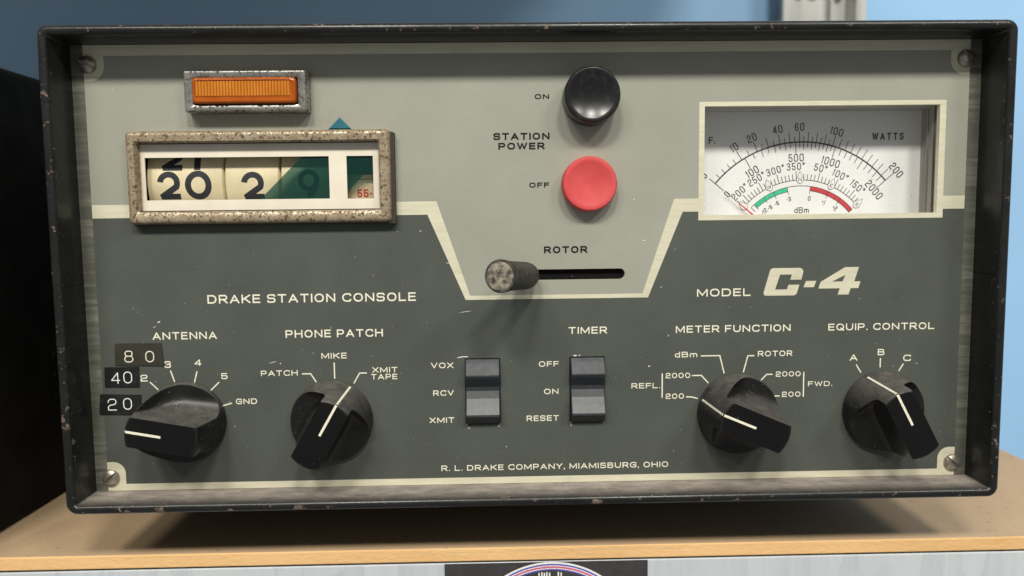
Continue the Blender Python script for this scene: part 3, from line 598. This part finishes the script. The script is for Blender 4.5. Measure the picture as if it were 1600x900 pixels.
drum(-92.3, -76.1, 'aged_drum', [(D2, 0, 1.75, -87.3, 21.6)])
D9 = arc(0, 5.3, 2.4, 2.4, -60, -412, 40); D9b = arc(-3.2, 5.3, 5.6, 5.6, 0, -62, 12)
drum(-75.6, -59.5, 'aged_drum', [(arc(0, 5.2, 2.5, 2.5, 0, 352, 36), 1, 1.5, -67.3, 21.9), (D9b, 0, 1.5, -67.3, 21.9)])
sd = MB().box(-57.5, -46.2, 2.6, 3.4, 16, 27.5).build('seconds_ring', 'tan_drum', con, U)
g = MB(); put_text(g, '55-', -52.9, 21.9, 2.35, .42, 2.5, width=4.4, narrow=.5)
line(g, [(-56, 27.2), (-46.5, 27.2)], .16, 2.55); g.build('numeral', 'rust_red_ink', sd)
gb = MB().box(-57.4, -46.3, 3.6, 4.4, 27.6, 28.7).build('seconds_edge', 'tan_drum', con, U)
rb = MB(); rb.box(-117, -45, 38, 39, 8, 50); rb.box(-117, -45, 1.9, 38, 48, 49); rb.box(-117, -45, 1.9, 38, 8, 9); rb.box(-118, -117, 1.9, 38, 8, 49); rb.box(-45, -44, 1.9, 38, 8, 49); rb.box(-59.2, -58.2, 1.9, 38, 9, 48)
rb.build('clock_housing', 'dark_void', con, U)

# meter
X0, X1, Z0, Z1, D = 49.5, 124.15, 9.5, 47.6, 13.0
mw = MB()
mw.add([(X0, 1.62, Z1), (X1, 1.62, Z1), (X1, D, Z1), (X0, D, Z1)], [(0, 1, 2, 3)]); mw.add([(X0, 1.62, Z0), (X1, 1.62, Z0), (X1, D, Z0), (X0, D, Z0)], [(0, 1, 2, 3)], 1)  # floor and left wall made white to bounce light onto the dial
mw.add([(X0, 1.62, Z0), (X0, 1.62, Z1), (X0, D, Z1), (X0, D, Z0)], [(0, 1, 2, 3)], 1); mw.add([(X1, 1.62, Z0), (X1, 1.62, Z1), (X1, D, Z1), (X1, D, Z0)], [(0, 1, 2, 3)])
mw.box(X1-.5, X1-.02, 5.2, 6.6, Z0, Z1).box(X1-.35, X1-.02, 8.6, 9.2, Z0, Z1)
met = mw.build('panel_meter', ['meter_wall', 'dial_white'], con, U)
dial = MB().box(X0, X1+2, D+.02, D+1, Z0-2, Z1+2).build('dial_face', 'dial_white', met)
pc = (86.0, 2.2); yk = D-.03
def pol(r, a): return (pc[0]+r*math.cos(math.radians(a)), pc[1]+r*math.sin(math.radians(a)))
def interp(x, tab):
    for (a, b), (c, d) in zip(tab, tab[1:]):
        if x <= c: return b+(d-b)*(x-a)/(c-a)
    return tab[-1][1]
WT = [(0, 140), (10, 122.1), (20, 113.3), (40, 101.2), (60, 91.2), (100, 74.1), (200, 41)]
WB = [(0, 140), (100, 120.4), (200, 111.2), (300, 104.2), (500, 93.2), (1000, 72.4), (2000, 41)]
R1, R2, R3, R4 = 35.9, 23.95, 22.1, 20.7
dk = MB()
def tick(r0, r1, a, t=.2, y=yk-.004): line(dk, [pol(r0, a), pol(r1, a)], t, y)
def arcline(r, a0, a1, t, y=yk, mat=0, mb=None, n=60): line(mb or dk, [pol(r, a0+(a1-a0)*i/n) for i in range(n+1)], t, y, mat)
arcline(R1, 140, 41, .42)
tick(32.3, 38.4, 140, .22, yk-.008); tick(32.2, 39.3, 41, .22, yk-.008)
for v in list(range(2, 10, 2))+[15, 25, 35, 45, 55, 65, 75, 85, 95]: tick(R1, R1+1.7, interp(v, WT), .2)
for v in [30, 50, 70, 80, 90]+list(range(110, 200, 10)): tick(R1, R1+(3.1 if v != 150 else 3.6), interp(v, WT), .2)
for v in (10, 20, 40, 60, 100): tick(R1, R1+3.3, interp(v, WT), .22)
for v in (150, 250, 350, 450, 550, 650, 750, 850, 950): tick(R1, R1-1.7, interp(v, WB))
for v in [200, 300, 400, 600, 700, 800, 900]+list(range(1100, 2000, 100)): tick(R1, R1-(2.3 if v != 1500 else 3.4), interp(v, WB))
for v in (100, 500, 1000): tick(R1, R1-3.5, interp(v, WB), .22)
def dtext(txt, r, a, h, t=.24, dx=0, dz=0, rot=None, narrow=.46, gap=.42):
    x, z = pol(r, a); put_text(dk, txt, x+dx, z+dz, h, t, yk-.03, rot=math.radians((a-90) if rot is None else rot), align='c', narrow=narrow, gap=gap)
for v, s_ in ((10, '10'), (20, '20'), (40, '40'), (60, '60'), (100, '100')): dtext(s_, 40.6, interp(v, WT), 2.5, .3)
dtext('200', 40.6, 41.2, 2.5, .3, rot=-49); dtext('0', 40.3, 140.4, 2.2, .28)
for v, s_ in ((100, '100'), (500, '500'), (1000, '1000')): dtext(s_, 31.0, interp(v, WB), 2.5, .28)
dtext('2000', 31.3, 41.2, 2.5, .28, rot=-49); dtext('0', 30.8, 140.2, 2.2, .28)
NA = 90.9
def ca(d): return NA-d*(.268 if d < 0 else .274)
arcline(R2, ca(-168), ca(172), .2)
for d in range(-170, 180, 10):
    if d in (-90, 0, 90): continue
    big = d in (-160, -110, -60, -10, 50, 100, 150); tick(R2, R2+(2.9 if big else 1.9), ca(d), .2)
for d, s_ in ((-160, '200\u00b0'), (-110, '250\u00b0'), (-60, '300\u00b0'), (-10, '350\u00b0'), (50, '50\u00b0'), (100, '100\u00b0'), (150, '150\u00b0')): dtext(s_, 28.3, ca(d), 2.3, .25, gap=.5)
diam = MB()
for d, s_ in ((-90, 'W'), (0, 'N'), (90, 'E'), (180, 'S'), (-180, None)):
    a = ca(d); P = [pol(R2+2.7, a), pol(R2+.1, a+2.9), pol(R2-.8, a+1.6), pol(R2-1.2, a), pol(R2-.8, a-1.6), pol(R2+.1, a-2.9)]
    diam.sheet(P, yk-.06, [], 0); V, F = ribbon(P, True, .12); dk.add([(p.x, yk-.07, p.y) for p in V], F)
    if s_:
        x, z = pol(R2+.15, a); put_text(dk, s_, x, z, 1.15, .17, yk-.08, rot=math.radians(a-90), align='c', narrow=.75)
diam.build('compass_marks', 'dial_white', dial)
bd_ = MB()
def band(r0, r1, a0, a1, mat, n=30):
    L = [pol(r0, a0+(a1-a0)*i/n) for i in range(n+1)]+[pol(r1, a1+(a0-a1)*i/n) for i in range(n+1)]
    bd_.add([(x, yk-.01, z) for x, z in L], [(i, i+1, 2*n-i, 2*n+1-i) for i in range(n)], mat)
band(R4, R3, 132.5, 101.6, 0); band(R4, R3, 82, 41, 1); bd_.build('colour_band', ['green_ink', 'red_ink'], dial)
arcline(R3, 136, 41, .17, yk-.02); arcline(R4, 132.5, 101.6, .15, yk-.02); arcline(R4, 82, 41, .15, yk-.02)
for a, l in ((136, 1.9), (132.5, 2.1), (122.5, 2.0), (113.5, 2.4), (101.6, 2.4), (82, 2.4), (66, 2.4), (54.5, 2.4), (41, 1.6)): tick(R3, R3-l, a, .16, yk-.024)
for s_, x, z, a in (('-12', 74.3, 16.3, 133), ('-9', 76.1, 17.5, 124), ('-6', 78.3, 18.8, 114), ('-3', 82.1, 20.1, 102), ('0', 88.75, 20.3, 82), ('+1', 93.4, 19.1, 67), ('+2', 97.1, 17.2, 55)):
    put_text(dk, s_, x, z, 1.45, .19, yk-.03, rot=math.radians(a-90), align='c', narrow=.5, gap=.4)
put_text(dk, 'dBm', 84.0, 15.66, 1.85, .22, yk-.03, width=4.7, narrow=.5)
put_text(dk, 'WATTS', 108.45, 38.5, 2.2, .40, yk-.03, width=10.1, narrow=.45, gap=.6); put_text(dk, 'F.', 56.3, 37.75, 2.2, .36, yk-.03, narrow=.6)
dk.build('scale_marks', 'dial_ink', dial)
nd = MB(); yn = D-1.5
def nseg(r0, r1, w0, w1, mat):
    a = 140.3; p, q = pol(r0, a), pol(r1, a); n_ = (math.cos(math.radians(a+90)), math.sin(math.radians(a+90)))
    V = [(p[0]+n_[0]*w0, yy_, p[1]+n_[1]*w0) for yy_ in (yn, yn+.25)]+[(p[0]-n_[0]*w0, yy_, p[1]-n_[1]*w0) for yy_ in (yn, yn+.25)]
    V += [(q[0]+n_[0]*w1, yy_, q[1]+n_[1]*w1) for yy_ in (yn, yn+.25)]+[(q[0]-n_[0]*w1, yy_, q[1]-n_[1]*w1) for yy_ in (yn, yn+.25)]
    nd.add(V, [(0, 1, 3, 2), (4, 6, 7, 5), (0, 4, 5, 1), (2, 3, 7, 6), (0, 2, 6, 4), (1, 5, 7, 3)], mat)
nseg(13, 26.3, .32, .16, 0); nseg(26.31, 31.5, .08, .05, 1)
nd.build('needle', ['red_ink', 'dial_ink'], met)
MB().box(X0+.1, X1-.6, 2.2, 3.0, Z0+.1, Z1-.1).build('clear_pane', 'clear_pane', met)

# push buttons
def button(x, z, r, h, mat, label, dish=1.0):
    p = [(r, 1.0-1.2), (r, h-1.0), (r-.12, h-.5), (r-.45, h-.12), (r-.95, h)]
    for i in range(1, 9): q = (r-.95)*(1-i/8); p.append((q, h-dish*(1-(q/(r-.95))**2)))
    return tag(MB().revolve(p, 72).build('push_button', mat, con, (x, 0, z-SHELF), smooth=35), label)
button(16.9, 50.1, 8.15, 8.0, 'glossy_black', 'glossy black dished push button marked on', 1.5)
button(16.45, 24.85, 8.1, 4.8, 'red_plastic', 'red dished push button marked off')

# rotor lever
A = Vector((-1.9, -3.2, -2.05)); B_ = Vector((-10.5, -24.5, -.55)); ax = (B_-A); Lh = ax.length
lv = MB().revolve([(2.4, 0), (3.3, .35), (3.85, 1.2), (4.05, 3), (4.25, Lh-3), (4.5, Lh-2.4), (4.6, Lh-.5), (4.4, Lh-.05), (3.95, Lh)], 48, origin=A, axis=ax)
lever = lv.build('rotor_lever', 'dusty_rubber', con, U, smooth=35)
MB().revolve([(3.92, Lh-.1), (3.86, Lh+.1), (3.0, Lh+.28), (.001, Lh+.32)], 40, origin=A, axis=ax).build('worn_cap', 'worn_tip', lever, smooth=50)
MB().revolve([(1.1, -9), (1.1, .2)], 16, origin=A, axis=ax).build('stem', 'bare_steel', lever, smooth=40)

# rocker switches
prof = [(-27.6, -1.5), (-27.6, .5), (-28.6, 1.3), (-31.9, 3.7), (-32.35, 3.75), (-32.6, 3.5), (-35.9, 1.3), (-37.2, 1.15), (-39.4, 1.9), (-41.6, 3.0), (-43.9, 4.3), (-44.5, 4.35), (-44.8, 4.0), (-47.3, 1.1), (-47.6, .2), (-47.6, -1.5)]
rk = MB()
hw = 5.15; n = len(prof)
rows = [(-hw, 1), (-hw+.25, 0), (hw-.25, 0), (hw, 1)]
loops = [[(x, -(h-(.25 if e and h > 0 else 0)), z) for z, h in prof] for x, e in rows]
rk.loft(loops, 0, True, True)
for i in range(19):
    x = -4.6+i*.51; rk.add([(x-.1, -3.4, -32.75), (x+.1, -3.4, -32.75), (x+.1, -1.35, -35.85), (x-.1, -1.35, -35.85), (x, -3.42, -33.0), (x, -1.43, -35.9)], [(0, 4, 5, 3), (4, 1, 2, 5), (0, 1, 4), (3, 5, 2)])
for i, x in enumerate((-16.0, 16.0)):
    tag(rk.build('rocker_switch', 'rocker_plastic', con, (x, 0, -SHELF), smooth=None), ('dusty rocker switch marked vox rcv and xmit', 'dusty rocker switch marked off on and reset')[i])

# bar knobs: turned body, two scooped sides, white pointer line
kb = MB().revolve([(12.35, .3), (12.35, 1.9), (12.1, 2.6), (10.45, 17.2), (10.2, 17.7), (9.7, 18.0), (.001, 18.0)], 96)
def cutter(sgn):
    hf, rr, loops = 3.2, 5.5, []
    for i in range(15):
        h = hf+rr*(1-math.cos(math.pi/2*i/9)) if i <= 9 else hf+rr+(i-9)*2.6
        q = min((h-hf)/rr, 1.0); vw = 4.3+rr*(1-math.sqrt(max(1-(1-q)**2, 0)))
        ue = 2.4+10.2*min(max((h-hf)/14.5, 0), 1.6)**.62; rc = max(4.5-3.6*q, .5)
        P = [(-40, vw)]+[(ue-rc+rc*math.sin(a), vw+rc-rc*math.cos(a)) for a in [math.pi/2*n_/6 for n_ in range(7)]]+[(ue+.3, 40), (-40, 40)]
        loops.append([(u, -(h+.14*u), sgn*v) for u, v in P])
    return MB().loft(loops, 0, True, True)
kme = boolean_cut(kb, [cutter(1), cutter(-1)]); kme.materials.append(M['black_plastic']); kme.materials.append(M['polished_black'])
for p_ in kme.polygons: p_.material_index = int(p_.normal.y < -.98 and p_.center.y < -.0175)
def strip(u0, h0, u1, h1, w, t=.1):
    d = Vector((u1-u0, h1-h0)).normalized(); nn = Vector((-d.y, d.x)); nn = nn if (nn.y > 0 or nn.x > .5) else -nn
    V = [(u+nn.x*o, -(h+nn.y*o), s_*w/2) for u, h in ((u0, h0), (u1, h1)) for o in (-.3, t) for s_ in (-1, 1)]
    return V, [(0, 1, 3, 2), (4, 6, 7, 5), (0, 4, 5, 1), (2, 3, 7, 6), (0, 2, 6, 4), (1, 5, 7, 3)]
ln = MB(); ln.add(*strip(0, 18, 9.75, 18, .68, .07)); ln.add(*strip(9.7, 18.02, 10.32, 17.4, .68, .06)); ln.add(*strip(10.3, 17.4, 12.15, 2.2, .62, .12))
lme = None
for i, (x, z, ang, lab) in enumerate([(-106.4, -45.2, 169.5, 'bar knob turned left towards the stuck on 20 label'), (-62.0, -45.6, 60, 'bar knob under phone patch pointing at xmit tape'), (62.2, -45.6, 157, 'bar knob under meter function pointing at left 200'), (107.4, -45.5, 117.5, 'bar knob under equipment control pointing at A')]):
    o = link('knob', kme if i == 0 else kme.copy(), con, (x, 0, z-SHELF), smooth=32); o.rotation_euler = (0, -math.radians(ang), 0); tag(o, lab)
    ln.build('pointer_line', 'cream_ink', o)

# embossed label tapes
def tape(P, mat, txts, label):
    t = MB().slab(P, -.40, -.05).build('label_tape', mat, con, U); tag(t, label)
    g = MB()
    for s_, x0, x1, z, h in txts: put_text(g, s_, x0, z, h, .28, -.43, width=x1-x0)
    g.build('lettering', 'cream_ink' if mat == 'olive_tape' else 'white_ink', t)
tape([(-126.3, -21.1), (-126.6, -27.7), (-112.0, -28.1), (-112.5, -21.15)], 'olive_tape', [('8', -123.7, -121.0, -26.85, 3.55), ('0', -117.4, -114.8, -26.9, 3.45)], 'olive label tape strip embossed 8 0')
tape([(-129.8, -28.3), (-130.0, -34.3), (-119.7, -34.5), (-119.6, -28.3)], 'black_tape', [('4', -128.0, -125.3, -33.3, 3.4), ('0', -124.3, -121.7, -33.25, 3.6)], 'black label tape strip embossed 40')
tape([(-131.6, -36.5), (-132.1, -42.7), (-119.8, -43.0), (-119.3, -36.9)], 'black_tape', [('2', -129.4, -126.8, -41.5, 3.6), ('0', -124.8, -122.2, -41.35, 3.6)], 'black label tape strip embossed 20')
